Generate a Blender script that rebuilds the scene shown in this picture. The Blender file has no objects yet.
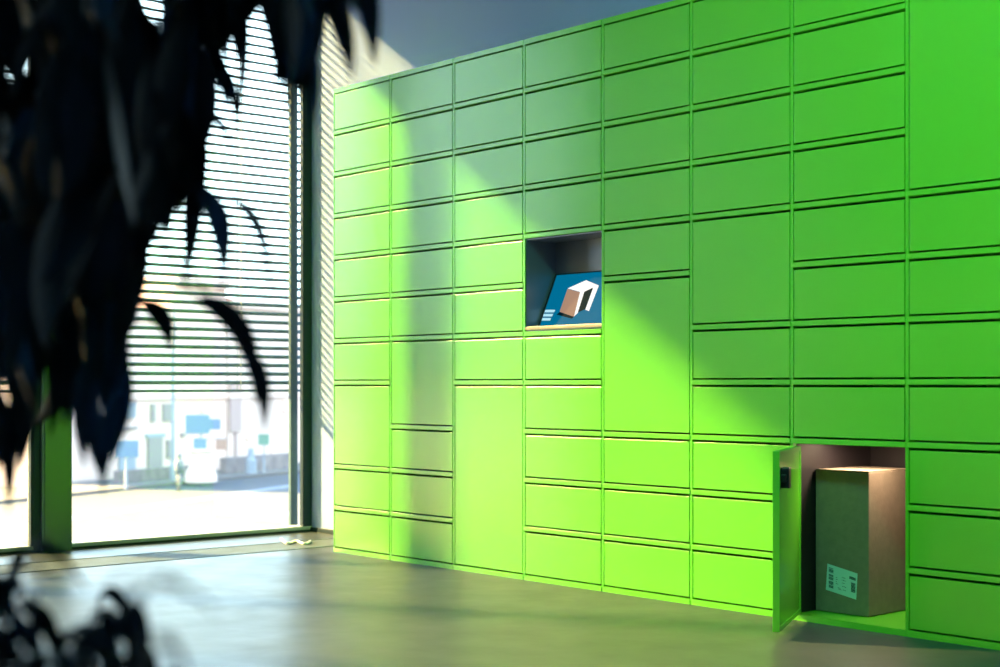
import bpy, bmesh, math, random
from mathutils import Vector, Matrix
random.seed(7)
S = bpy.context.scene
C = S.collection
# ---------------------------------------------------------------- camera geometry (metres; locker front = plane y 0)
FPX, HZ, CX = 1500.0, 384.5, 500.0
PITCH = 0.2
TH = math.atan(1295 / FPX)
FW = Vector((-math.cos(TH), math.sin(TH), 0)); RT = Vector((math.sin(TH), math.cos(TH), 0)); UP = Vector((0, 0, 1))
SC = 41.7 / 1131.0                        # px per pitch at image x = SC*(x+795)
HC = (HZ - (546.4 - 0)) / -41.7 * PITCH + 0.027
Z0 = FPX * PITCH / (SC * (333.5 + 795))
CAM = -(FW * Z0 + RT * ((333.5 - CX) / FPX * Z0)); CAM.z = HC
def at(px, py, Z):
    return CAM + FW * Z + RT * ((px - CX) / FPX * Z) + UP * ((HZ - py) / FPX * Z)
def ray(px, py):
    return FW + RT * ((px - CX) / FPX) + UP * ((HZ - py) / FPX)
def on_x(px, py, x):
    r = ray(px, py); return CAM + r * ((x - CAM.x) / r.x)
def on_y(px, py, y):
    r = ray(px, py); return CAM + r * ((y - CAM.y) / r.y)
def on_z(px, py, z):
    r = ray(px, py); return CAM + r * ((z - CAM.z) / r.z)
W = (on_y(907, 300, 0).x - 0) / 7.0
print('CAM', CAM, 'W', W, 'HC', HC)

# ---------------------------------------------------------------- materials
def mat(name, col, rough=0.5, metal=0.0, emis=None, estr=0.0, noise=None, bump=None, coat=0.0, spec=0.5):
    m = bpy.data.materials.new(name); m.use_nodes = True
    nt = m.node_tree; b = nt.nodes['Principled BSDF']
    b.inputs['Base Color'].default_value = (*col, 1)
    b.inputs['Roughness'].default_value = rough
    b.inputs['Metallic'].default_value = metal
    b.inputs['Specular IOR Level'].default_value = spec
    b.inputs['Coat Weight'].default_value = coat; b.inputs['Coat Roughness'].default_value = 0.28
    if emis:
        b.inputs['Emission Color'].default_value = (*emis, 1); b.inputs['Emission Strength'].default_value = estr
    if noise:                                # (scale, amount)
        tc = nt.nodes.new('ShaderNodeTexCoord'); n = nt.nodes.new('ShaderNodeTexNoise')
        n.inputs['Scale'].default_value = noise[0]; n.inputs['Detail'].default_value = 6
        r = nt.nodes.new('ShaderNodeValToRGB')
        r.color_ramp.elements[0].position = 0.3; r.color_ramp.elements[1].position = 0.7
        r.color_ramp.elements[0].color = (*[c * (1 - noise[1]) for c in col], 1)
        r.color_ramp.elements[1].color = (*[min(1, c * (1 + noise[1])) for c in col], 1)
        nt.links.new(tc.outputs['Object'], n.inputs['Vector']); nt.links.new(n.outputs['Fac'], r.inputs['Fac'])
        nt.links.new(r.outputs['Color'], b.inputs['Base Color'])
    if bump:                                 # (scale, strength)
        tc = nt.nodes.new('ShaderNodeTexCoord'); n = nt.nodes.new('ShaderNodeTexNoise')
        n.inputs['Scale'].default_value = bump[0]; n.inputs['Detail'].default_value = 4
        bp = nt.nodes.new('ShaderNodeBump'); bp.inputs['Strength'].default_value = bump[1]; bp.inputs['Distance'].default_value = 0.01
        nt.links.new(tc.outputs['Object'], n.inputs['Vector']); nt.links.new(n.outputs['Fac'], bp.inputs['Height'])
        nt.links.new(bp.outputs['Normal'], b.inputs['Normal'])
    return m
GREEN = (0.136, 0.64, 0.028)
M_green = mat('locker_green_paint', GREEN, 0.22, noise=(1.1, 0.04), bump=(2.2, 0.02), spec=1.0, coat=0.28)
M_inner = mat('dark_lining', (0.012, 0.009, 0.012), 0.5)
M_recess = mat('grey_recess_metal', (0.21, 0.25, 0.31), 0.35, metal=0.5)
M_black = mat('black_plastic', (0.01, 0.01, 0.012), 0.4)
M_paint = mat('wall_paint', (0.29, 0.40, 0.80), 0.8, bump=(60, 0.05))
M_frame = mat('dark_window_metal', (0.008, 0.026, 0.040), 0.45, spec=0.3)
M_mull = mat('grey_mullion_metal', (0.16, 0.20, 0.19), 0.28, metal=0.85)
M_rail = mat('sill_metal', (0.34, 0.38, 0.37), 0.5)
M_slat = mat('blind_slat_paint', (0.004, 0.034, 0.060), 0.5)
M_grille = mat('grille_aluminium', (0.13, 0.17, 0.20), 0.45, metal=0.3)
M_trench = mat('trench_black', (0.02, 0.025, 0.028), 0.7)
M_card = mat('cardboard', (0.20, 0.155, 0.11), 0.85, noise=(35, 0.08), bump=(120, 0.1))
M_tape = mat('packing_tape', (0.38, 0.28, 0.17), 0.3)
M_label = mat('label_paper', (0.42, 0.62, 0.66), 0.6)
M_ink = mat('label_ink', (0.03, 0.07, 0.09), 0.6)
M_leaf = mat('dark_leaf', (0.003, 0.022, 0.026), 0.42, noise=(6, 0.3), spec=0.3)
M_leaf2 = mat('teal_lit_leaf', (0.006, 0.075, 0.12), 0.40, noise=(6, 0.3), spec=0.5)  # lighter teal copy of the leaf colour, standing in for leaf highlights
M_bark = mat('bark', (0.03, 0.024, 0.018), 0.9)
M_pot = mat('charcoal_pot', (0.04, 0.045, 0.05), 0.6)
M_soil = mat('soil', (0.02, 0.014, 0.01), 1.0, bump=(40, 0.6))
M_scr_blue = mat('screen_blue', (0.0, 0.006, 0.01), 0.7, spec=0.03, emis=(0.0, 0.155, 0.30), estr=1.0)
M_scr_white = mat('screen_white', (0.02, 0.02, 0.02), 0.7, spec=0.03, emis=(0.95, 0.95, 0.92), estr=1.1)
M_scr_bar = mat('screen_pale_bar', (0.02, 0.02, 0.02), 0.7, spec=0.03, emis=(0.45, 0.8, 0.9), estr=1.0)
M_scr_tan = mat('screen_tan', (0.02, 0.012, 0.01), 0.7, spec=0.03, emis=(0.42, 0.25, 0.17), estr=1.0)
M_scr_dark = mat('screen_dark', (0.0, 0.004, 0.006), 0.7, spec=0.03, emis=(0.0, 0.012, 0.02), estr=1.0)
M_bezel = mat('terminal_lip', (0.42, 0.34, 0.28), 0.4)
M_led = mat('compartment_led', (0.8, 0.6, 0.4), 0.4, emis=(1.0, 0.66, 0.36), estr=14)

def glass():
    m = bpy.data.materials.new('window_glass'); m.use_nodes = True; nt = m.node_tree
    nt.nodes.remove(nt.nodes['Principled BSDF'])
    t = nt.nodes.new('ShaderNodeBsdfTransparent'); t.inputs[0].default_value = (0.95, 0.98, 0.97, 1)
    g = nt.nodes.new('ShaderNodeBsdfGlossy'); g.inputs['Roughness'].default_value = 0.02
    f = nt.nodes.new('ShaderNodeFresnel'); f.inputs['IOR'].default_value = 1.45
    x = nt.nodes.new('ShaderNodeMixShader')
    nt.links.new(f.outputs[0], x.inputs[0]); nt.links.new(t.outputs[0], x.inputs[1]); nt.links.new(g.outputs[0], x.inputs[2])
    nt.links.new(x.outputs[0], nt.nodes['Material Output'].inputs[0])
    return m
M_glass = glass()

def floor_mat():
    m = bpy.data.materials.new('polished_concrete'); m.use_nodes = True; nt = m.node_tree; b = nt.nodes['Principled BSDF']
    tc = nt.nodes.new('ShaderNodeTexCoord')
    n = nt.nodes.new('ShaderNodeTexNoise'); n.inputs['Scale'].default_value = 1.3; n.inputs['Detail'].default_value = 8
    r = nt.nodes.new('ShaderNodeValToRGB')
    r.color_ramp.elements[0].position = 0.3; r.color_ramp.elements[0].color = (0.044, 0.054, 0.064, 1)
    r.color_ramp.elements[1].position = 0.72; r.color_ramp.elements[1].color = (0.061, 0.074, 0.085, 1)
    nt.links.new(tc.outputs['Object'], n.inputs['Vector']); nt.links.new(n.outputs['Fac'], r.inputs['Fac'])
    nt.links.new(r.outputs['Color'], b.inputs['Base Color'])
    n2 = nt.nodes.new('ShaderNodeTexNoise'); n2.inputs['Scale'].default_value = 5; n2.inputs['Detail'].default_value = 5
    mp = nt.nodes.new('ShaderNodeMapRange'); mp.inputs['To Min'].default_value = 0.30; mp.inputs['To Max'].default_value = 0.46; b.inputs['Specular IOR Level'].default_value = 0.2
    nt.links.new(tc.outputs['Object'], n2.inputs['Vector']); nt.links.new(n2.outputs['Fac'], mp.inputs['Value'])
    nt.links.new(mp.outputs['Result'], b.inputs['Roughness'])
    n3 = nt.nodes.new('ShaderNodeTexNoise'); n3.inputs['Scale'].default_value = 14
    bp = nt.nodes.new('ShaderNodeBump'); bp.inputs['Strength'].default_value = 0.06; bp.inputs['Distance'].default_value = 0.01
    nt.links.new(tc.outputs['Object'], n3.inputs['Vector']); nt.links.new(n3.outputs['Fac'], bp.inputs['Height'])
    nt.links.new(bp.outputs['Normal'], b.inputs['Normal'])
    return m
M_floor = floor_mat()
# street
M_asph = mat('pale_asphalt', (0.026, 0.029, 0.045), 0.9, noise=(0.3, 0.08))
M_walk = mat('pavement', (0.09, 0.075, 0.075), 0.9, noise=(0.8, 0.1))
M_line = mat('road_paint', (0.12, 0.13, 0.18), 0.7)
M_fac = mat('pale_render', (0.6, 0.42, 0.36), 0.9)
M_fac2 = mat('cream_render', (0.65, 0.42, 0.35), 0.9)
M_win = mat('far_window', (0.22, 0.17, 0.17), 0.6)
M_pinkstone = mat('pinkish_stone', (0.36, 0.24, 0.22), 0.9)
M_post = mat('far_post_grey', (0.22, 0.23, 0.26), 0.6)
M_blue = mat('sign_blue', (0.12, 0.17, 0.24), 0.8)
M_orange = mat('sign_orange', (0.30, 0.17, 0.13), 0.8)
M_tgreen = mat('sign_green', (0.13, 0.22, 0.16), 0.8)
M_hedge = mat('low_wall_grey', (0.17, 0.13, 0.13), 0.9, noise=(2, 0.3))
M_cloth = mat('dark_clothes', (0.12, 0.12, 0.14), 0.9)

# ---------------------------------------------------------------- helpers
def link(o, parent=None):
    C.objects.link(o)
    if parent is not None: o.parent = parent
    return o
def tag(o, label=None, cat=None, group=None, kind=None):
    if label: o['label'] = label
    if cat: o['category'] = cat
    if group: o['group'] = group
    if kind: o['kind'] = kind
    return o
def obj(name, bm, mats, parent=None, bevel=0.0, smooth=False, off=None):
    bmesh.ops.recalc_face_normals(bm, faces=bm.faces[:])
    me = bpy.data.meshes.new(name)
    if off is not None: bmesh.ops.translate(bm, verts=bm.verts[:], vec=-off)
    bm.to_mesh(me); bm.free()
    if not isinstance(mats, (list, tuple)): mats = [mats]
    for m in mats: me.materials.append(m)
    if smooth:
        for p in me.polygons: p.use_smooth = True
    o = bpy.data.objects.new(name, me); link(o, parent)
    if off is not None: o.location = off
    if bevel:
        b = o.modifiers.new('bevel', 'BEVEL'); b.width = bevel; b.segments = 2; b.limit_method = 'ANGLE'
    return o
def empty(name, loc=(0, 0, 0), rz=0):
    o = bpy.data.objects.new(name, None); C.objects.link(o); o.location = loc; o.rotation_euler = (0, 0, rz); o.empty_display_size = 0.1
    return o
def box(bm, x0, x1, y0, y1, z0, z1, mi=0, M=None):
    v = [bm.verts.new((x, y, z)) for x in (x0, x1) for y in (y0, y1) for z in (z0, z1)]
    if M is not None:
        for q in v: q.co = M @ q.co
    for f in ((0, 1, 3, 2), (4, 6, 7, 5), (0, 4, 5, 1), (2, 3, 7, 6), (0, 2, 6, 4), (1, 5, 7, 3)):
        fc = bm.faces.new([v[i] for i in f]); fc.material_index = mi
    return v
def quad(bm, pts, mi=0):
    f = bm.faces.new([bm.verts.new(p) for p in pts]); f.material_index = mi; return f
def tube(bm, pts, rads, n=6, mi=0):
    rings = []
    for i, p in enumerate(pts):
        p = Vector(p)
        d = (Vector(pts[min(i + 1, len(pts) - 1)]) - Vector(pts[max(i - 1, 0)])).normalized()
        a = d.cross(Vector((0.31, 0.2, 0.93)));
        if a.length < 1e-4: a = d.cross(Vector((1, 0, 0)))
        a.normalize(); b = d.cross(a)
        r = rads[i] if isinstance(rads, (list, tuple)) else rads
        rings.append([bm.verts.new(p + a * (r * math.cos(2 * math.pi * k / n)) + b * (r * math.sin(2 * math.pi * k / n))) for k in range(n)])
    for i in range(len(rings) - 1):
        for k in range(n):
            bm.faces.new((rings[i][k], rings[i][(k + 1) % n], rings[i + 1][(k + 1) % n], rings[i + 1][k])).material_index = mi
    bm.faces.new(rings[0]).material_index = mi; bm.faces.new(rings[-1]).material_index = mi
def lathe(bm, prof, n=32, c=(0, 0, 0), mi=0):
    rings = []
    for r, z in prof:
        rings.append([bm.verts.new((c[0] + r * math.cos(2 * math.pi * k / n), c[1] + r * math.sin(2 * math.pi * k / n), c[2] + z)) for k in range(n)])
    for i in range(len(rings) - 1):
        for k in range(n):
            bm.faces.new((rings[i][k], rings[i][(k + 1) % n], rings[i + 1][(k + 1) % n], rings[i + 1][k])).material_index = mi
    bm.faces.new(rings[0]).material_index = mi; bm.faces.new(rings[-1]).material_index = mi
BM = bmesh.new

# ---------------------------------------------------------------- room shell
XW = on_z(292, 532.8, 0.0).x               # inner face of the window wall
YB = 0.48                                  # wall behind the lockers
ZC, ZH = 3.42, 3.20                        # ceiling, window head
XR, YR = 9.5, -10.0
print('XW', XW)
def struct(name, bm, m, parent=None, bevel=0.0):
    o = obj(name, bm, m, parent, bevel)
    if parent is None: o['kind'] = 'structure'
    return o
GR0, GR1 = on_z(160, 552.5, 0).x, on_z(160, 561, 0).x
print('GR', GR0, GR1)
#           # trench grille along the glazing
b = BM(); box(b, GR1, XR, YR, YB, -0.2, 0); box(b, XW - 0.30, GR0, YR, YB, -0.2, 0); box(b, GR0, GR1, YR, YB, -0.2, -0.05)
struct('floor', b, M_floor)
b = BM(); box(b, XW - 0.3, XR, YR, YB, ZC, ZC + 0.2); struct('ceiling', b, M_paint)
b = BM(); box(b, XW - 0.02, XR + 0.2, YB, YB + 0.2, -0.2, ZC + 0.2); struct('wall_back', b, M_paint)
b = BM(); box(b, XR, XR + 0.2, YR, YB, -0.2, ZC + 0.2); struct('wall_right', b, M_paint)
b = BM(); box(b, XW - 0.3, XR + 0.2, YR - 0.2, YR, -0.2, ZC + 0.2); struct('wall_front', b, M_paint)
# left wall: head over the glazing and one solid pier
b = BM(); box(b, XW - 0.30, XW, YR, YB, ZH, ZC)
box(b, XW - 0.30, XW, -4.75, -3.84, 0, ZH); box(b, XW - 0.30, XW, YR, -8.6, 0, ZH)
struct('wall_left', b, M_paint)
b = BM(); box(b, XW + 0.002, 0.0, YB - 0.012, YB, 0, 0.024); struct('baseboard_back', b, M_frame, bevel=0.002)
# glazing bays
bays = [(-0.916, 0.48), (-2.38, -1.108), (-3.84, -2.57), (-6.1, -4.75), (-7.45, -6.29), (-8.6, -7.64)]
for i, (y0, y1) in enumerate(bays):
    b = BM()
    fw = 0.05
    box(b, XW - 0.03, XW - 0.01, y0, y0 + (fw if i else 0.004), 0.0, ZH)
    box(b, XW - 0.03, XW, y1 - (0.012 if i else 0.058), y1, 0.0, ZH)
    pass
    box(b, XW - 0.10, XW, y0, y1, ZH - 0.05, ZH)
    w = struct('window_%d' % (i + 1), b, M_frame, bevel=0.002)
    b = BM(); box(b, XW - 0.10, XW + 0.004, y0, y1, 0.012, 0.030)
    obj('bottom_rail', b, M_rail, w, 0.002)['label'] = 'pale metal bottom rail'
    b = BM(); box(b, XW - 0.09, XW - 0.001, y0, y1, 0.0, 0.0122); obj('contact_shadow', b, M_trench, w)  # black strip in place of the contact shadow under the bottom rail
    b = BM(); box(b, XW - 0.062, XW - 0.054, y0 + 0.002, y1 - 0.002, 0.03, ZH - 0.04); obj('glass', b, M_glass, w)
for i, (y0, y1) in enumerate([(-1.108, -0.916), (-2.57, -2.38), (-6.29, -6.1), (-7.64, -7.45)]):
    b = BM(); box(b, XW - 0.07, XW + 0.012, y0 + 0.052, y1, 0.0, ZH)
    o = struct('trim_%d' % (i + 1), b, M_mull, bevel=0.003)
    b = BM(); box(b, XW - 0.07, XW + 0.010, y0 + 0.039, y0 + 0.0515, 0.0, ZH); obj('gap_strip', b, M_grille, o)
    b = BM(); box(b, XW - 0.07, XW + 0.0, y0, y0 + 0.038, 0.0, ZH); obj('dark_edge', b, M_frame, o, 0.002)
# floor grille
b = BM()
box(b, GR0, GR0 + 0.008, YR, YB - 0.09, -0.03, 0.003, 0); box(b, GR1 - 0.008, GR1, YR, YB - 0.09, -0.03, 0.003, 0); box(b, GR0, GR1, YB - 0.10, YB - 0.001, -0.03, 0.003, 0)
y = YB - 0.11
while y > -4.2:
    box(b, GR0 + 0.006, GR1 - 0.006, y - 0.005, y, -0.015, 0.001, 0); y -= 0.0165
g = obj('floor_grille', b, M_grille); tag(g, 'long aluminium floor grille with cross bars running along the foot of the window', 'grille')
b = BM(); box(b, GR0 + 0.001, GR1 - 0.001, YR, YB - 0.01, -0.049, -0.04); obj('trench_base', b, M_trench, g)
# small white curve modelling the shine on the grille frame's end
pts = []
for k in range(25):
    t = k / 24
    p = on_z(281 + 29 * t, 539 + 4.2 * math.sin(t * math.pi * 0.9) + 2.0 * math.sin(t * 9), 0.006); pts.append(p)
b = BM(); tube(b, pts, 0.007, 6)
tag(obj('grille_shine', b, mat('white_shine', (0.85, 0.87, 0.85), 0.3), smooth=True), 'short curled white shine on the end of the floor grille frame, in the corner by the window', 'grille_shine')

# ---------------------------------------------------------------- blinds (outside the glass)
XB = XW - 0.16
ZBL = on_x(210, 391, XB).z
names = ['dark venetian blind nearest the green lockers, over the window pane right of the mullion',
         'dark venetian blind in the pane left of the mullion, mostly behind hanging leaves',
         'dark venetian blind over the third pane from the lockers', 'dark venetian blind over the pane past the pier', 'dark venetian blind over the fifth pane', 'dark venetian blind over the pane farthest from the lockers']
for i, (y0, y1) in enumerate(bays[:3]):
    a0, a1 = y0 - 0.03, y1 + (0.0 if i else 0.14)
    root = empty('venetian_blind', (XB, (a0 + a1) / 2, ZBL)); tag(root, names[i], 'blind', 'venetian blinds over the window panes')
    b = BM(); z = ZBL + 0.047; h = (a1 - a0) / 2
    tilt = math.radians(20)
    while z < ZH - 0.03:
        Mx = Matrix.Translation((0, 0, z - ZBL)) @ Matrix.Rotation(tilt, 4, 'Y')
        # shallow curved slat: three strips
        for q in range(4):
            u0, u1 = -0.018 + 0.009 * q, -0.018 + 0.009 * (q + 1)
            c = lambda u: 0.008 * (1 - (u / 0.018) ** 2)
            v = [Mx @ Vector((u0, -h, c(u0))), Mx @ Vector((u1, -h, c(u1))), Mx @ Vector((u1, h, c(u1))), Mx @ Vector((u0, h, c(u0)))]
            w_ = [p + Vector((0, 0, -0.0062)) for p in v]
            vs = [b.verts.new(p) for p in v + w_]
            for f in ((0, 1, 2, 3), (7, 6, 5, 4), (0, 4, 5, 1), (2, 6, 7, 3), (1, 5, 6, 2), (3, 7, 4, 0)): b.faces.new([vs[k] for k in f])
        z += 0.047
    obj('slats', b, M_slat, root)
    if i == 0:
        ya, yb = on_x(290, HZ, XW - 0.12).y, on_x(297, HZ, XW - 0.12).y
        b = BM(); box(b, XW - 0.135 - XB, XW - 0.112 - XB, ya - (a0 + a1) / 2, yb - (a0 + a1) / 2, -ZBL, ZH - ZBL); obj('guide_rail', b, M_frame, root, 0.002)
    b = BM(); box(b, -0.02, 0.02, -h, h, -0.006, 0.008); obj('bottom_bar', b, M_slat, root, 0.002)
    b = BM(); box(b, -0.035, 0.035, -h, h, ZH - ZBL - 0.03, ZH - ZBL + 0.06); obj('head_box', b, M_frame, root, 0.003)
    for yy in (-0.38 * h * 2, 0.0 + 0.33 * h * 2) if i else (-h + 0.18, 0.36 * h):
        b = BM(); box(b, 0.019, 0.021, yy - 0.002, yy + 0.002, 0, ZH - ZBL); box(b, -0.021, -0.019, yy - 0.002, yy + 0.002, 0, ZH - ZBL); obj('ladder_cord', b, M_post, root)

# ---------------------------------------------------------------- parcel lockers
Z_B = 0.027
TOP = 11.107 * PITCH
D = 0.46
zl = lambda k: Z_B + PITCH * k
cols = [  # door spans (first row, number of rows)
    [(0, 1), (1, 1), (2, 2)] + [(k, 1) for k in range(4, 11)],
    [(0, 1), (1, 1), (2, 1), (3, 2)] + [(k, 1) for k in range(5, 11)],
    [(0, 4)] + [(k, 1) for k in range(4, 11)],
    [(k, 1) for k in range(5)] + ['screen'] + [(k, 1) for k in range(7, 11)],
    [(0, 1), (1, 1), (2, 1), (3, 3)] + [(k, 1) for k in range(6, 11)],
    [(k, 1) for k in range(5)] + [(5, 2)] + [(k, 1) for k in range(7, 11)],
    ['open'] + [(k, 1) for k in range(3, 11)],
    [(k, 1) for k in range(7)] + [(7, 4)],
]
labels = ['bright green locker column at the far end beside the window, with a double height door third from the floor',
          'green locker column second from the window, with a double height door at mid height',
          'green locker column whose lowest door is four rows tall',
          'green locker column with a dark recess holding a tilted blue touchscreen',
          'green locker column with a door three rows tall just right of the touchscreen recess',
          'green locker column with a two row door, left of the column with the open door',
          'green locker column with its bottom door swung open on a cardboard parcel',
          'green locker column nearest the camera, with a tall four row door at the top']
X0R, X1R = 0.010, W - 0.010
def tray(bm, x0, x1, z0, z1, t=0.016, y=0.0, rim=0.012, dish=0.012):
    """sheet metal door: flat front, returned edges, dished back"""
    f = [bm.verts.new(p) for p in ((x0, y, z0), (x1, y, z0), (x1, y, z1), (x0, y, z1))]
    k = [bm.verts.new(p) for p in ((x0, y + t, z0), (x1, y + t, z0), (x1, y + t, z1), (x0, y + t, z1))]
    r = [bm.verts.new(p) for p in ((x0 + rim, y + t, z0 + rim), (x1 - rim, y + t, z0 + rim), (x1 - rim, y + t, z1 - rim), (x0 + rim, y + t, z1 - rim))]
    s = [bm.verts.new(p) for p in ((x0 + rim, y + t - dish, z0 + rim), (x1 - rim, y + t - dish, z0 + rim), (x1 - rim, y + t - dish, z1 - rim), (x0 + rim, y + t - dish, z1 - rim))]
    bm.faces.new(f); bm.faces.new(s)
    for i in range(4):
        j = (i + 1) % 4
        bm.faces.new((f[i], f[j], k[j], k[i])); bm.faces.new((k[i], k[j], r[j], r[i])); bm.faces.new((r[i], r[j], s[j], s[i]))
for ci, col in enumerate(cols):
    root = empty('parcel_locker_column', (ci * W, 0, 0)); tag(root, labels[ci], 'locker', 'green parcel locker columns standing side by side')
    b = BM()
    g_ = 0.0004
    box(b, g_, 0.0055, 0, D, 0, TOP); box(b, W - 0.0055, W - g_, 0, D, 0, TOP)      # sides
    box(b, 0.0055, W - 0.0055, D - 0.006, D, 0, TOP)                                  # back
    box(b, 0.0055, W - 0.0055, -0.002, D - 0.006, TOP - 0.021, TOP)                   # top
    box(b, 0.0055, W - 0.0055, -0.002, D - 0.006, 0, 0.021)                           # plinth
    spans = []
    for s in col:
        if s == 'screen': spans.append((5, 2))
        elif s == 'open': spans.append((0, 3))
        else: spans.append(s)
    for k, n in spans:
        if k > 0:
            z1 = zl(k) - 0.0065; z0 = z1 - 0.0185
            # bar with a chamfered, slightly proud front
            pr = [(0.05, z0), (0.0, z0), (-0.003, z0 + 0.002), (-0.003, z1 - 0.0012), (-0.0024, z1 - 0.0003), (0.0, z1), (0.05, z1)]
            A = [b.verts.new((0.0055, p[0], p[1])) for p in pr]; B_ = [b.verts.new((W - 0.0055, p[0], p[1])) for p in pr]
            for q in range(7): b.faces.new((A[q], A[(q + 1) % 7], B_[(q + 1) % 7], B_[q]))
            b.faces.new(A); b.faces.new(B_)
            box(b, 0.0055, W - 0.0055, 0.05, D - 0.006, z1 - 0.003, z1)               # shelf sheet
    obj('cabinet_frame', b, M_green, root)
    # dark pockets behind the doors keep the gaps dark
    for s in col:
        if s == 'screen':
            z0, z1 = zl(5) - 0.004, zl(7) - 0.026
            x0, x1 = 0.0056, W - 0.0056
            dp = on_x(554, 274, ci * W + x0 + 0.004).y + 0.01
            b = BM()
            box(b, x0, x0 + 0.004, 0.006, dp, z0, z1); box(b, x1 - 0.004, x1, 0.006, dp, z0, z1)
            box(b, x0, x1, dp, dp + 0.004, z0, z1); box(b, x0, x1, 0.006, dp, z1 - 0.004, z1); box(b, x0, x1, 0.006, dp, z0, z0 + 0.004)
            rec = obj('terminal_recess', b, M_recess, root); rec['label'] = 'dark grey metal recess'
            XL = ci * W + x0 + 0.004
            pT = on_x(555, 274, XL); pB = on_x(537, 324, XL)
            P0 = Vector((0.012, max(0.014, pB.y), z0 + 0.016)); P1 = Vector((0.012, pT.y, pT.z))
            print('screen', P0, P1)
            wS = W - 0.024
            v = (P1 - P0); nrm = Vector((1, 0, 0)).cross(v).normalized()
            def sp(u, t, e=0.0): return P0 + Vector((wS * u, 0, 0)) + v * t + nrm * e
            b = BM()
            q0 = [sp(0, 0), sp(1, 0), sp(1, 1), sp(0, 1)]; q1 = [p - nrm * 0.014 for p in q0]
            vv = [b.verts.new(p) for p in q0 + q1]
            for f in ((0, 1, 2, 3), (7, 6, 5, 4), (0, 4, 5, 1), (1, 5, 6, 2), (2, 6, 7, 3), (3, 7, 4, 0)): b.faces.new([vv[k] for k in f])
            pane = obj('touchscreen', b, M_black, root, 0.001)
            # picture on the display, in the screen's own u,t frame (found by intersecting photo rays with the screen plane)
            O = Vector((ci * W, 0, 0)) + P0
            def uv(px, py):
                r = ray(px, py); p = CAM + r * ((O - CAM).dot(nrm) / r.dot(nrm)); dlt = p - O
                return dlt.x / wS, dlt.dot(v) / v.length_squared
            b = BM()
            quad(b, [sp(0.03, 0.03, 0.0008), sp(0.97, 0.03, 0.0008), sp(0.97, 0.97, 0.0008), sp(0.03, 0.97, 0.0008)], 0)
            def poly(pl, mi, e):
                f = b.faces.new([b.verts.new(sp(min(max(uv(525 + x / 7.02, 235 + y / 7.02)[0], 0.031), 0.965), uv(525 + x / 7.02, 235 + y / 7.02)[1], e)) for x, y in pl]); f.material_index = mi
            poly([(300, 376), (430, 318), (520, 355), (450, 535), (425, 525), (480, 370), (418, 402), (372, 548), (345, 572), (388, 400)], 1, 0.0012)
            poly([(300, 380), (388, 402), (345, 575), (245, 540)], 2, 0.0016)
            poly([(418, 400), (480, 370), (425, 522), (372, 546)], 3, 0.0016)
            poly([(245, 540), (345, 575), (330, 588), (222, 560)], 3, 0.0010)
            for k in range(3):
                yy = 535 + 29 * k; xx = 146 - 14 * k
                poly([(xx, yy - 9), (xx + 68, yy - 9), (xx + 60, yy + 9), (xx - 8, yy + 9)], 4, 0.0016)
            obj('display', b, [M_scr_blue, M_scr_white, M_scr_tan, M_scr_dark, M_scr_bar], pane)['label'] = 'blue lit display showing a parcel and three pale bars'
            b = BM(); box(b, 0.006, W - 0.006, 0.001, 0.02, z0 + 0.004, z0 + 0.018); obj('ledge', b, M_bezel, root, 0.002)['label'] = 'pale tan ledge under the screen'
        elif s == 'open':
            z0, z1 = zl(0), zl(3) - 0.033
            b = BM(); x0, x1 = 0.0056, W - 0.0056
            za, zb = 0.0215, zl(3) - 0.0085
            box(b, x0, x0 + 0.003, 0.018, D - 0.02, za, zb); box(b, x1 - 0.003, x1, 0.018, D - 0.02, za, zb)
            box(b, x0, x1, D - 0.02, D - 0.008, za, zb); box(b, x0, x1, 0.018, D - 0.02, zb - 0.003, zb)
            obj('compartment_lining', b, M_inner, root)['label'] = 'dark compartment lining'
            b = BM(); box(b, 0.06, W - 0.05, 0.17, 0.19, zb - 0.012, zb - 0.0032); obj('light_strip', b, M_led, root, 0.001)['label'] = 'warm glowing light strip'
            b = BM(); box(b, 0.0052, 0.0175, -0.003, 0.010, z0 + 0.002, z1 - 0.002); tube(b, [(0.0125, -0.003, z0 + 0.002), (0.0125, -0.003, z1 - 0.002)], 0.0045, 8); obj('hinge_gap_cover', b, M_green, root)  # full-height hinge piece, added to block sun leaking past the door edge
            b = BM(); tray(b, 0, X1R - X0R - 0.006, z0, z1, 0.022, 0.0, 0.014, 0.003)
            door = obj('door', b, M_green, root, 0.0008); door.location = (0.0155, -0.004, 0.0); door.rotation_euler = (0, 0, math.radians(-61))
            door['label'] = 'tall bottom door standing open'
            wd = X1R - X0R - 0.006
            b = BM(); box(b, wd - 0.075, wd - 0.035, 0.018, 0.046, z1 - 0.118, z1 - 0.052); box(b, wd - 0.038, wd - 0.022, 0.022, 0.038, z1 - 0.098, z1 - 0.074)
            obj('latch', b, M_black, door, 0.003)['label'] = 'black latch block'
        else:
            k, n = s
            z0, z1 = zl(k), zl(k + n) - 0.033
            b = BM(); tray(b, X0R, X1R, z0, z1)
            jx = random.uniform(-1, 1)
            d_ = obj('door', b, M_green, root, 0.0008)
            d_.location = (0.0, 0.0005 * jx, 0)
            if n > 1: d_['label'] = {2: 'double height door', 3: 'door three rows tall', 4: 'tall door four rows high'}[n]
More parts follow.
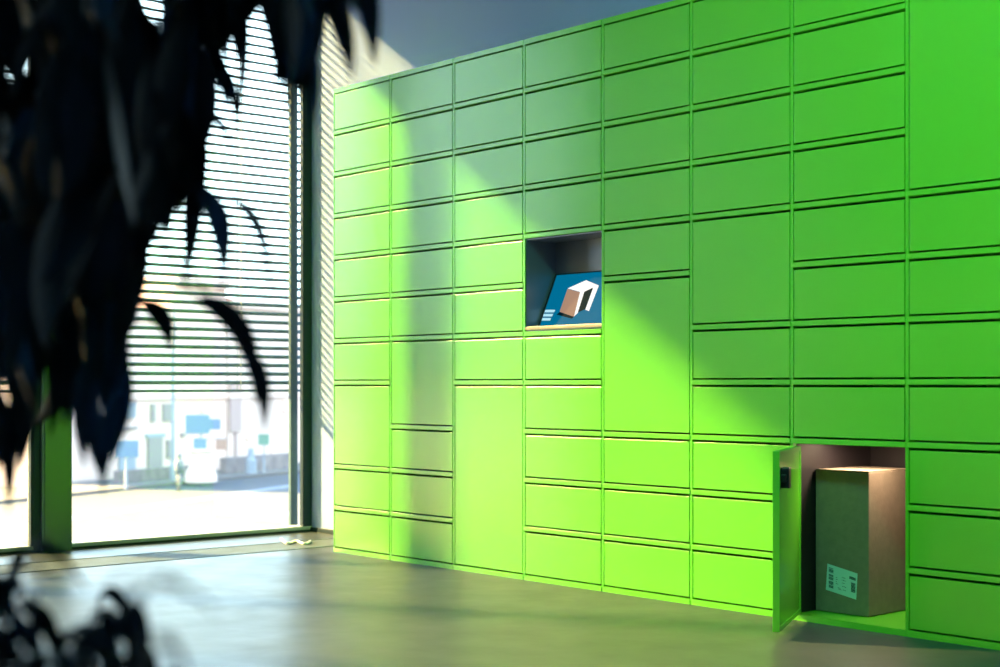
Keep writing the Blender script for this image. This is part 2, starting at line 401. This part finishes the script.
# ---------------------------------------------------------------- parcel in the open compartment
A0 = Vector((on_z(868.8, 617.0, 0.023).x, on_z(868.8, 617.0, 0.023).y, 0.0225))
XO = 6 * W; lim = XO + 0.014
B0 = on_x(815.5, 600, lim); B0.z = A0.z; u = B0 - A0
n_ = Vector((-u.y, u.x, 0)).normalized() * -1     # into the locker
if n_.y < 0: n_ = -n_
hb = 0.485
wb = u.length
ang = math.atan2(u.y, u.x) + math.pi
root = empty('cardboard_parcel', A0, 0); tag(root, 'tall brown cardboard parcel with a pale shipping label, standing in the open bottom locker', 'parcel')
dpt = min(0.28, (XO + W - 0.02 - A0.x) / max(n_.x, 0.01) * 0.98)
print('parcel A0', A0, 'u', u, 'n', n_, 'depth', dpt)
def pp(a, c, z): return u * a + n_ * c + Vector((0, 0, z))
b = BM()
vs = [b.verts.new(pp(a, c * dpt, z)) for a in (0, 1) for c in (0, 1) for z in (0, hb)]
for f in ((0, 1, 3, 2), (4, 6, 7, 5), (0, 4, 5, 1), (2, 3, 7, 6), (0, 2, 6, 4), (1, 5, 7, 3)): b.faces.new([vs[i] for i in f])
obj('carton', b, M_card, root, 0.003)
b = BM()   # closed top flaps, split down the middle
for c0, c1 in ((0.0, 0.492), (0.508, 1.0)):
    q = [pp(0.005, dpt * c0, hb), pp(0.995, dpt * c0, hb), pp(0.995, dpt * c1, hb), pp(0.005, dpt * c1, hb)]
    vs = [b.verts.new(p) for p in q] + [b.verts.new(p + Vector((0, 0, 0.004))) for p in q]
    for f in ((0, 1, 2, 3), (7, 6, 5, 4), (0, 4, 5, 1), (1, 5, 6, 2), (2, 6, 7, 3), (3, 7, 4, 0)): b.faces.new([vs[k] for k in f])
obj('top_flaps', b, M_card, root)
# label: corners from the photograph on the carton's front face
fn = -n_
def face_pt(px, py, e=0.0008):
    r = ray(px, py); p = CAM + r * ((A0 - CAM).dot(fn) / r.dot(fn)); return p - A0 + fn * e
def lab(X, Y, e): return face_pt(815 + X / 11.11, 550 + Y / 11.11, e)
b = BM(); quad(b, [lab(140, 150, .001), lab(475, 262, .001), lab(460, 552, .001), lab(122, 440, .001)])
lb = obj('shipping_label', b, M_label, root); lb['label'] = 'pale blue grey shipping label'
b = BM()
def bar(x0, y0, x1, y1):
    sl = 0.33
    sk = lambda x, y: (x, y)
    quad(b, [lab(x0, y0, .0014), lab(x1, y0 + (x1 - x0) * sl, .0014), lab(x1, y1 + (x1 - x0) * sl, .0014), lab(x0, y1, .0014)])
for k in range(15):                                  # long barcode on the left edge, bars lying across
    y = 190 + k * 15
    if k in (4, 9): continue
    bar(155, y, 207, y + (11 if k % 3 else 7))
for k in range(4): bar(383, 288 + k * 8, 455, 288 + k * 8 + 6)
for k in range(9): bar(402 + (k % 2), 358 + k * 12, 450, 358 + k * 12 + 9)
for (x, y, L) in ((232, 300, 18), (232, 320, 22), (232, 345, 16), (232, 368, 28), (255, 415, 30), (262, 432, 34), (300, 300, 40), (300, 330, 46), (300, 362, 34), (305, 400, 44), (310, 440, 36)): bar(x, y, x + L, y + 5)
obj('printing', b, M_ink, lb)

# ---------------------------------------------------------------- plants
def leaf(bm, pts, wid, fold=0.25, side=None, mi=0):
    """lanceolate leaf along a 3D polyline"""
    n = 8
    P = []
    for i in range(n + 1):
        t = i / n
        if len(pts) == 3:
            p = pts[0] * ((1 - t) ** 2) + pts[1] * (2 * t * (1 - t)) + pts[2] * (t * t)
        P.append(p)
    if side is None: side = RT
    L, Cc, R = [], [], []
    for i, p in enumerate(P):
        t = i / n
        d = (P[min(i + 1, n)] - P[max(i - 1, 0)]).normalized()
        s = (side - d * side.dot(d)).normalized(); nn = s.cross(d)
        w = wid * 0.5 * (math.sin(math.pi * min(1, (t * 0.97 + 0.03)) ** 0.8) ** 0.9 if t < 1 else 0.0)
        w = max(w, 0.0008)
        L.append(bm.verts.new(p - s * w + nn * w * fold)); Cc.append(bm.verts.new(p)); R.append(bm.verts.new(p + s * w + nn * w * fold))
    for i in range(n):
        bm.faces.new((L[i], Cc[i], Cc[i + 1], L[i + 1])).material_index = mi; bm.faces.new((Cc[i], R[i], R[i + 1], Cc[i + 1])).material_index = mi
def inside(p, poly):
    x, y = p; c = False
    for i in range(len(poly)):
        x0, y0 = poly[i]; x1, y1 = poly[i - 1]
        if (y0 > y) != (y1 > y) and x < (x1 - x0) * (y - y0) / (y1 - y0) + x0: c = not c
    return c
PA = [(-120, -140), (250, -140), (246, 12), (236, 42), (212, 56), (208, 78), (196, 100), (204, 130), (206, 165), (206, 200), (178, 222), (158, 236), (148, 268), (143, 310), (138, 350), (130, 385), (116, 405), (80, 415), (66, 400), (36, 410), (30, 450), (0, 470), (-120, 480)]
PB = [(262, -140), (336, -140), (330, 10), (324, 50), (316, 96), (306, 104), (290, 90), (272, 86), (266, 40)]
fol = BM(); br = BM()
bases = []
def px_leaf(bm, a, m, c, d, wpx, jd=0.0, store=True, side=None):
    """leaf through three photo points, standing at distance d"""
    p0, p1, p2 = at(a[0], a[1], d), at(m[0], m[1], d + jd * 0.5), at(c[0], c[1], d + jd)
    p1 = p1 * 2 - (p0 + p2) * 0.5
    leaf(bm, [p0, p1, p2], wpx / FPX * d, side=side, mi=1 if random.random() < (0.14 if side else 0.4) else 0)
    if store: bases.append(p0)
def rnd_side():
    a = random.uniform(-1.1, 1.1); return (RT * math.cos(a) + FW * math.sin(a)).normalized()
HOLES = [(27, 20, 3), (2, 50, 3), (150, 8, 2), (166, 20, 2), (104, 104, -3), (29, 187, -3), (102, 190, -2)]
def scatter(poly, N, dmin, dmax):
    xs = [p[0] for p in poly]; ys = [p[1] for p in poly]
    k = 0; t_ = 0
    while k < N and t_ < N * 60:
        t_ += 1
        tip = (random.uniform(min(xs), max(xs)), random.uniform(min(ys) + 60, max(ys) + 10))
        L = random.uniform(95, 185); a = random.gauss(0, 0.28)
        base = (tip[0] - math.sin(a) * L, tip[1] - math.cos(a) * L)
        mid = ((tip[0] + base[0]) / 2 + random.uniform(-14, 14), (tip[1] + base[1]) / 2)
        if not inside(tip, poly): continue
        bad = any((base[0] + (tip[0] - base[0]) * f - hx_) ** 2 + (base[1] + (tip[1] - base[1]) * f - hy_) ** 2 < (hr_ + 12) ** 2 for f in (0, .15, .3, .45, .6, .75, .9) for hx_, hy_, hr_ in HOLES)
        for q in (base, mid, ((tip[0] + mid[0]) / 2, (tip[1] + mid[1]) / 2)):
            for s in (-9, 9):
                if not inside((q[0] + s, max(q[1], min(ys) + 2)), poly): bad = True
        if bad: continue
        d = random.uniform(dmin, dmax)
        px_leaf(fol, base, mid, tip, d, random.uniform(24, 38), random.uniform(-0.12, 0.12), side=rnd_side())
        k += 1
scatter(PA, 560, 1.45, 2.15)
scatter(PB, 110, 1.5, 1.9)
scatter([(190, -140), (253, -140), (250, 20), (240, 48), (232, 72), (200, 70)], 90, 1.6, 2.0)
scatter([(140, 20), (206, 60), (209, 150), (208, 205), (180, 228), (140, 228)], 60, 1.6, 2.0)
heroes = [((190, 40), (206, 90), (206, 150), 1.6, 26), ((165, 60), (192, 120), (204, 205), 1.65, 30), ((150, 80), (182, 150), (196, 225), 1.6, 30), ((222, -40), (236, 20), (238, 62), 1.7, 22), ((196, 20), (220, 66), (226, 118), 1.8, 15), ((256, -60), (276, 20), (280, 96), 1.7, 24), ((250, -60), (268, 0), (272, 60), 1.7, 20), ((290, -40), (300, 40), (300, 102), 1.7, 24), ((200, 185), (214, 215), (219, 262), 1.5, 22), ((130, 120), (160, 180), (166, 240), 1.7, 30), ((100, 180), (132, 230), (142, 300), 1.7, 30), ((180, 40), (206, 66), (214, 92), 1.7, 20), ((318, -70), (340, 15), (352, 78), 1.55, 24), ((300, -60), (330, 0), (346, 62), 1.75, 20), ((356, -80), (368, 0), (375, 66), 1.5, 24), ((335, -50), (352, -12), (372, 25), 1.6, 26),
          ((345, -90), (340, -30), (338, 20), 1.6, 30), ((372, -90), (366, -30), (362, 14), 1.6, 28),
          ((205, 190), (222, 225), (222, 292), 1.5, 20), ((222, 196), (256, 222), (271, 294), 1.6, 13), ((190, 150), (192, 215), (184, 288), 1.6, 22),
          ((196, 300), (240, 330), (256, 402), 1.6, 24), ((250, 350), (262, 385), (264, 432), 1.6, 17),
          ((140, 300), (162, 318), (170, 352), 1.7, 20), ((130, 370), (108, 430), (103, 494), 1.5, 22), ((96, 380), (92, 430), (100, 476), 1.6, 18), ((80, 370), (80, 420), (84, 468), 1.6, 18), ((118, 350), (124, 400), (112, 462), 1.7, 18),
          ((-10, 380), (6, 440), (8, 512), 1.5, 24), ((30, 360), (26, 420), (20, 470), 1.6, 20), ((12, 340), (20, 400), (16, 455), 1.6, 24), ((48, 330), (56, 380), (50, 436), 1.7, 22), ((72, 300), (70, 370), (64, 428), 1.6, 22),
          ((238, -40), (252, -4), (248, 22), 1.7, 16), ((246, 0), (243, 60), (241, 112), 1.8, 11), ((286, 20), (289, 80), (289, 132), 1.8, 10), ((306, 30), (312, 80), (310, 128), 1.7, 14),
          ((110, 300), (112, 370), (104, 428), 1.7, 30), ((90, 300), (90, 360), (94, 430), 1.7, 30), ((215, 60), (232, 90), (238, 138), 1.8, 12), ((150, 30), (196, 100), (203, 150), 1.6, 20), ((208, 110), (222, 126), (236, 152), 1.8, 9)]
for a, m, c, d, w_ in heroes: px_leaf(fol, a, m, c, d, w_, random.uniform(-0.05, 0.05))
# branches: trunk outside the left edge, arching limbs over the top, twigs to the leaf bases
trunk_base = at(-190, 384, 1.85); trunk_base.z = 0.36
trunk = [trunk_base + Vector((0.01 * math.sin(k), 0.012 * math.cos(k * 1.7), k * 0.13)) for k in range(11)]
tube(br, trunk, [0.022 - 0.0012 * k for k in range(11)], 8)
nodes = []
for (x, y, d) in [(-40, -120, 1.8), (20, -150, 1.6), (70, -130, 2.0), (120, -160, 1.7), (170, -140, 1.9), (225, -150, 1.7), (280, -150, 1.7), (330, -150, 1.65), (0, 60, 1.75), (60, 150, 1.8), (110, 90, 1.8), (150, 60, 1.7), (20, 250, 1.7), (90, 260, 1.75), (-60, 200, 1.9), (120, 200, 1.65)]:
    e = at(x, y, d); st = trunk[random.choice((6, 7, 8, 9, 10))]
    m = (st + e) * 0.5 + Vector((0, 0, 0.10))
    pl = [st * ((1 - t) ** 2) + m * (2 * t * (1 - t)) + e * (t * t) for t in [k / 8 for k in range(9)]]
    tube(br, pl, [0.009 - 0.0008 * k for k in range(9)], 5)
    nodes += pl[3:]
for p in bases:
    q = min(nodes, key=lambda n: (n - p).length + (0.15 if n.z < p.z else 0))
    m = (p + q) * 0.5 + Vector((0, 0, 0.01))
    tube(br, [q, m, p], [0.0025, 0.002, 0.0014], 4)
pc = Vector((trunk_base.x, trunk_base.y, 0))
root = empty('weeping_indoor_tree', pc); tag(root, 'dark weeping indoor tree with long narrow leaves hanging over the upper left, out of focus', 'plant')
def pot_parts(root, c, r, h):
    b = BM(); lathe(b, [(r * 0.72, 0.0), (r * 0.78, 0.01), (r, h), (r * 0.92, h), (r * 0.9, h - 0.05)], 40); obj('pot', b, M_pot, root, smooth=False)
    b = BM(); lathe(b, [(r * 0.88, h - 0.055), (r * 0.4, h - 0.045), (0.01, h - 0.04)], 24); obj('soil', b, M_soil, root)
pot_parts(root, pc, 0.2, 0.40)
for nm, bm_, mt in (('foliage', fol, [M_leaf, M_leaf2]), ('branches', br, M_bark)):
    bmesh.ops.translate(bm_, verts=bm_.verts[:], vec=-pc)
    obj(nm, bm_, mt, root, smooth=True)
# low plant, bottom left
fol = BM(); br = BM(); bases = []
low = [((10, 620), (30, 545), (88, 590), 1.25, 17), ((-20, 640), (10, 575), (58, 574), 1.15, 18), ((-30, 600), (0, 580), (30, 598), 1.2, 26), ((-40, 620), (-10, 596), (24, 632), 1.2, 30),
       ((112, 668), (150, 586), (216, 612), 0.80, 14), ((100, 650), (130, 572), (196, 598), 0.66, 8), ((100, 594), (118, 598), (126, 626), 1.45, 15), ((92, 612), (108, 616), (122, 642), 1.4, 17),
       ((92, 650), (130, 610), (150, 680), 1.2, 26), ((80, 660), (120, 622), (140, 690), 1.25, 24), ((140, 640), (168, 640), (190, 690), 0.8, 12), ((60, 634), (90, 636), (112, 690), 1.2, 22),
       ((60, 660), (70, 628), (104, 650), 1.2, 20), ((0, 640), (24, 632), (48, 690), 1.2, 24), ((-20, 650), (0, 640), (30, 700), 1.2, 30), ((20, 610), (44, 622), (66, 680), 1.3, 22),
       ((0, 620), (20, 600), (44, 616), 1.2, 16), ((40, 660), (36, 620), (40, 588), 1.4, 8), ((-30, 560), (-8, 590), (4, 640), 1.2, 26), ((110, 700), (112, 650), (106, 632), 1.2, 24), ((128, 700), (136, 660), (126, 620), 1.3, 22), ((86, 700), (84, 660), (70, 640), 1.3, 20), ((-20, 700), (-6, 660), (12, 650), 1.3, 24), ((150, 700), (148, 660), (136, 640), 1.3, 20)]
pc2 = at(30, 384, 1.2); pc2.z = 0
for a, m, c, d, w_ in low: px_leaf(fol, a, m, c, d, w_, random.uniform(-0.04, 0.04), side=(RT + UP * 0.5).normalized())
for k in range(40):
    x = random.uniform(-40, 150); y = random.uniform(650, 700); a = random.uniform(-0.9, 0.9); L = random.uniform(45, 80)
    px_leaf(fol, (x, y + 25), (x + math.sin(a) * L * .5, y), (x + math.sin(a) * L, y + 12 + abs(a) * 20), random.uniform(1.1, 1.4), random.uniform(14, 22), side=rnd_side())
for p in bases:
    q = pc2 + Vector((random.uniform(-.03, .03), random.uniform(-.03, .03), 0.27))
    m = q * 0.4 + p * 0.6; m.z = q.z * 0.5 + p.z * 0.5 - 0.01
    tube(br, [q, (q + m) * .5, m, p], [0.004, 0.003, 0.0025, 0.0015], 5)
root = empty('potted_leafy_plant', pc2); tag(root, 'low dark potted plant with arching leaves at the bottom left, blurred', 'plant')
pot_parts(root, pc2, 0.13, 0.30)
for nm, bm_, mt in (('foliage', fol, [M_leaf, M_leaf2]), ('stems', br, M_bark)):
    bmesh.ops.translate(bm_, verts=bm_.verts[:], vec=-pc2)
    obj(nm, bm_, mt, root, smooth=True)

# ---------------------------------------------------------------- the street below the window
GZ = HC - 5.0
def gp(px, py): return on_z(px, py, GZ)
b = BM(); box(b, -400, XW - 0.6, -200, 400, GZ - 0.5, GZ); struct('ground', b, M_asph)['label'] = 'pale sunlit road surface'
FPOS, FQ = gp(112, 481), gp(292, 465)      # foot line of the buildings
fd = (FQ - FPOS); fd.z = 0; fdn = fd.normalized(); fnn = Vector((-fdn.y, fdn.x, 0))
if fnn.dot(FW) < 0: fnn = -fnn
def fline(px, push=0.0):
    """point on the facade line seen at photo column px"""
    r = ray(px, HZ); o = FPOS + fnn * push
    A_ = CAM - o; A_.z = 0
    # CAM + t r = o + s fd
    det = r.x * (-fdn.y) - r.y * (-fdn.x)
    t = (-(A_.x) * (-fdn.y) + (A_.y) * (-fdn.x)) / det
    p = CAM + r * t; p.z = GZ; return p
def slab(bm, a, c, dpt, z0, z1, mi=0):
    q = [a, c, c + fnn * dpt, a + fnn * dpt]
    vs = [bm.verts.new((p.x, p.y, z0)) for p in q] + [bm.verts.new((p.x, p.y, z1)) for p in q]
    for f in ((0, 1, 2, 3), (7, 6, 5, 4), (0, 4, 5, 1), (1, 5, 6, 2), (2, 6, 7, 3), (3, 7, 4, 0)): bm.faces.new([vs[k] for k in f]).material_index = mi
def zof(p, py): return HC + (HZ - py) / FPX * (p - CAM).dot(FW)
def building(name, x0, x1, h, m, feats, label):
    a, c = fline(x0), fline(x1)
    root = empty(name, (a + c) * 0.5); tag(root, label, 'building')
    o = (a + c) * 0.5
    def fin(bm, nm, mt):
        bmesh.ops.translate(bm, verts=bm.verts[:], vec=-o); return obj(nm, bm, mt, root)
    b = BM(); slab(b, a, c, 12, GZ, GZ + h); slab(b, a - fnn * 0.3, c - fnn * 0.3, 0.3, GZ + h - 0.5, GZ + h); slab(b, a - fnn * 0.15, c - fnn * 0.15, 0.15, GZ + 4.2, GZ + 4.5); fin(b, 'wall', m)
    for (nm, px0, py0, px1, py1, mt) in feats:
        p, q = fline(px0), fline(px1)
        b = BM(); slab(b, p - fnn * 0.12, q - fnn * 0.12, 0.14, zof(p, py1), zof(p, py0)); fin(b, nm, mt)
building('street_building', 40, 172, 9, M_fac, [('door', 147, 437, 161, 470, M_win), ('window', 113, 427, 136, 430, M_win), ('window', 150, 404, 154, 422, M_win), ('window', 162, 404, 170, 421, M_win), ('window', 122, 402, 134, 418, M_post), ('shop_window', 166, 440, 171, 458, M_win), ('awning', 145, 434, 164, 438, M_post), ('shop_window', 118, 446, 134, 472, M_post), ('window', 90, 404, 100, 420, M_win), ('window', 60, 404, 72, 420, M_win)],
         'white street building with a grey shop door, left of the lamp pole')
building('street_building', 174, 226, 11, M_fac2, [('window', 188, 427, 193, 432, M_win), ('window', 180, 433, 184, 437, M_win), ('window', 200, 404, 205, 412, M_fac), ('window', 202, 424, 206, 430, M_win)],
         'plain cream building behind the blue street sign')
building('street_building', 228, 330, 10, M_fac, [('pilaster', 229, 380, 240, 432, M_pinkstone), ('pilaster', 234, 432, 236, 466, M_pinkstone), ('window', 246, 432, 250, 440, M_fac2), ('window', 270, 446, 274, 456, M_fac2), ('window', 282, 400, 288, 412, M_fac2)],
         'white building with a pinkish pilaster, seen below the blind at the right of the window')
# pavement strip with a curb
def strip(name, pts, z, m, label, cat):
    b = BM(); lo = [b.verts.new((p.x, p.y, GZ)) for p in pts]; hi = [b.verts.new((p.x, p.y, GZ + z)) for p in pts]
    b.faces.new(lo); b.faces.new(hi)
    for i in range(len(pts)): b.faces.new((lo[i], lo[(i + 1) % len(pts)], hi[(i + 1) % len(pts)], hi[i]))
    o = obj(name, b, m); tag(o, label, cat); return o
pv = strip('pavement', [gp(-100, 515), gp(110, 492), gp(330, 470), fline(340, -0.4), fline(-60, -0.4)], 0.15, M_walk, 'grey pavement along the foot of the street buildings', 'pavement')
strip('road_line', [gp(-100, 540), gp(120, 510), gp(290, 485), gp(290, 487), gp(120, 513), gp(-100, 545)], 0.02, M_line, 'curving white line on the road, farther of the two', 'road marking')
strip('road_line', [gp(-100, 600), gp(80, 545), gp(290, 512), gp(290, 515), gp(80, 550), gp(-100, 606)], 0.02, M_line, 'white line on the road nearer the window', 'road marking')
b = BM(); slab(b, fline(226, -3), fline(292, -3), 0.4, GZ + 0.152, GZ + 1.0); w = obj('low_street_wall', b, M_hedge); tag(w, 'low grey wall in front of the right hand street building', 'wall')
b = BM(); slab(b, fline(120, -3), fline(190, -3), 0.4, GZ + 0.152, GZ + 0.75); w = obj('low_street_wall', b, M_hedge); tag(w, 'low grey wall in front of the building with the shop door', 'wall')
def pole(px, y_top, push, r, label, name='street_pole', cat='pole', m=M_post):
    p = fline(px, push); b = BM(); zt = zof(p, y_top)
    tube(b, [(0, 0, 0.151), (0, 0, 0.9), (0, 0, 1.0), (0, 0, zt - GZ)], [r * 1.6, r * 1.5, r, r * 0.7], 10)
    rt = empty(name, p); tag(rt, label, cat); obj('shaft', b, m, rt); return rt, p, zt - GZ
pole(173, 300, -4, 0.10, 'tall thin grey lamp pole between the two pale buildings', 'lamp_pole')
rt, p, h = pole(201, 424, -6, 0.06, 'blue signs on a post over a round grey pedestal by the curb', 'street_sign', 'sign')
b = BM(); lathe(b, [(0.8, 0.151), (0.78, 0.5), (0.6, 0.9), (0.5, 1.6), (0.6, 1.65), (0.6, 1.75), (0.3, 1.8)], 24); obj('pedestal', b, M_fac, rt)
def sgn(nm, x0, x1, z0, z1, m):
    b = BM(); M_ = Matrix(((RT.x, FW.x, 0, 0), (RT.y, FW.y, 0, 0), (0, 0, 1, 0), (0, 0, 0, 1)))
    box(b, x0, x1, -0.15, -0.05, z0, z1, 0, M_); return obj(nm, b, m, rt, 0.02)
sgn('sign_panel', -0.75, 0.45, 2.55, 3.5, M_blue); sgn('sign_panel', 0.45, 1.0, 2.75, 3.3, M_blue); sgn('sign_panel', -0.35, 0.3, 1.8, 2.3, M_blue); sgn('sign_panel', 0.75, 1.3, 1.75, 2.3, M_orange)
sgn('bracket', -0.3, 1.3, 2.28, 2.34, M_post)
rt, p, h = pole(126, 440, -6, 0.05, 'small blue sign on a post at the left, in front of the shop', 'street_sign', 'sign')
sgn('sign_panel', -0.5, 0.6, h - 0.8, h, M_blue)
rt, p, h = pole(264, 434, -5, 0.04, 'small green sign on a thin post at the right of the street', 'street_sign', 'sign')
sgn('sign_panel', -0.3, 0.3, h - 0.6, h, M_tgreen)
rt, p, h = pole(251, 448, -4.2, 0.2, 'short grey post with a pointed cap beside the low wall', 'bollard', 'bollard')
# distant pedestrian
p = fline(179, -9); b = BM()
for s in (-1, 1): tube(b, [(0.1 * s, 0, 0.15), (0.1 * s, 0, 0.6), (0.08 * s, 0, 1.0)], [0.06, 0.07, 0.1], 8)
tube(b, [(0, 0, 0.95), (0, 0, 1.2), (0, 0, 1.5), (0, 0, 1.6)], [0.17, 0.18, 0.2, 0.07], 10)
tube(b, [(0, 0, 1.6), (0, 0, 1.68), (0, 0, 1.82), (0, 0, 1.9)], [0.06, 0.1, 0.11, 0.04], 10)
for s in (-1, 1): tube(b, [(0.2 * s, 0, 1.5), (0.25 * s, 0.02, 1.2), (0.24 * s, 0.08, 0.95)], [0.06, 0.05, 0.04], 8)
o = obj('person', b, M_cloth, smooth=True); o.location = p; tag(o, 'distant person in dark clothes standing on the far pavement left of the blue signs', 'person')

# ---------------------------------------------------------------- light
wd = bpy.data.worlds.new('sky'); S.world = wd; wd.use_nodes = True
bg = wd.node_tree.nodes['Background']; bg.inputs['Strength'].default_value = 8.5
_n = wd.node_tree.nodes; _tc = _n.new('ShaderNodeTexCoord'); _sx = _n.new('ShaderNodeSeparateXYZ'); _cr = _n.new('ShaderNodeValToRGB')
wd.node_tree.links.new(_tc.outputs['Generated'], _sx.inputs[0]); wd.node_tree.links.new(_sx.outputs['Z'], _cr.inputs['Fac']); wd.node_tree.links.new(_cr.outputs['Color'], bg.inputs['Color'])
_e = _cr.color_ramp.elements; _e[0].position = 0.0; _e[0].color = (0.27, 0.32, 0.35, 1); _e[1].position = 0.6; _e[1].color = (0.42, 0.66, 0.92, 1)
_q = _e.new(0.10); _q.color = (0.66, 0.86, 0.95, 1)
def light(name, kind, loc, energy, col, target=None, **kw):
    l = bpy.data.lights.new(name, kind); l.energy = energy; l.color = col
    for k, v_ in kw.items(): setattr(l, k, v_)
    o = bpy.data.objects.new(name, l); C.objects.link(o); o.location = loc
    if target is not None: o.rotation_euler = (Vector(target) - Vector(loc)).to_track_quat('-Z', 'Y').to_euler()
    return o
sd = Vector((0.877, 0.556, -0.63))
s = light('sun', 'SUN', (-10, -6, 10), 100, (1.0, 0.68, 0.21), angle=math.radians(5.0)); s.rotation_euler = sd.to_track_quat('-Z', 'Y').to_euler()
light('compartment_lamp', 'AREA', (6 * W + W * 0.52, 0.18, zl(3) - 0.022), 4.2, (1.0, 0.74, 0.5), None, shape='RECTANGLE', size=0.36, size_y=0.06)
# unseen area fills added under the ceiling; the green one brightens the lockers
light('ceiling_fill', 'AREA', (4.3, -2.3, ZC - 0.02), 54, (0.20, 1.0, 0.55), (3.6, 0.0, 1.2), shape='RECTANGLE', size=1.2, size_y=0.3, spread=math.radians(110))
light('ceiling_fill', 'AREA', (3.0, -5.0, ZC - 0.02), 20, (0.6, 0.9, 1.0), (3.0, -5.0, 0), shape='RECTANGLE', size=2.4, size_y=2.4)

# ---------------------------------------------------------------- camera
cam = bpy.data.cameras.new('camera'); co = bpy.data.objects.new('camera', cam); C.objects.link(co); S.camera = co
co.location = CAM; co.rotation_euler = FW.to_track_quat('-Z', 'Y').to_euler()
cam.sensor_width = 36; cam.lens = FPX * 36 / 1000; cam.shift_y = (HZ - 333.5) / 1000.0
cam.clip_start = 0.05; cam.clip_end = 1000
cam.dof.use_dof = True; cam.dof.focus_distance = 5.6; cam.dof.aperture_fstop = 3.1
S.view_settings.view_transform = 'Standard'; S.view_settings.look = 'None'; S.view_settings.exposure = 0; S.view_settings.gamma = 1
S.view_settings.use_curve_mapping = False
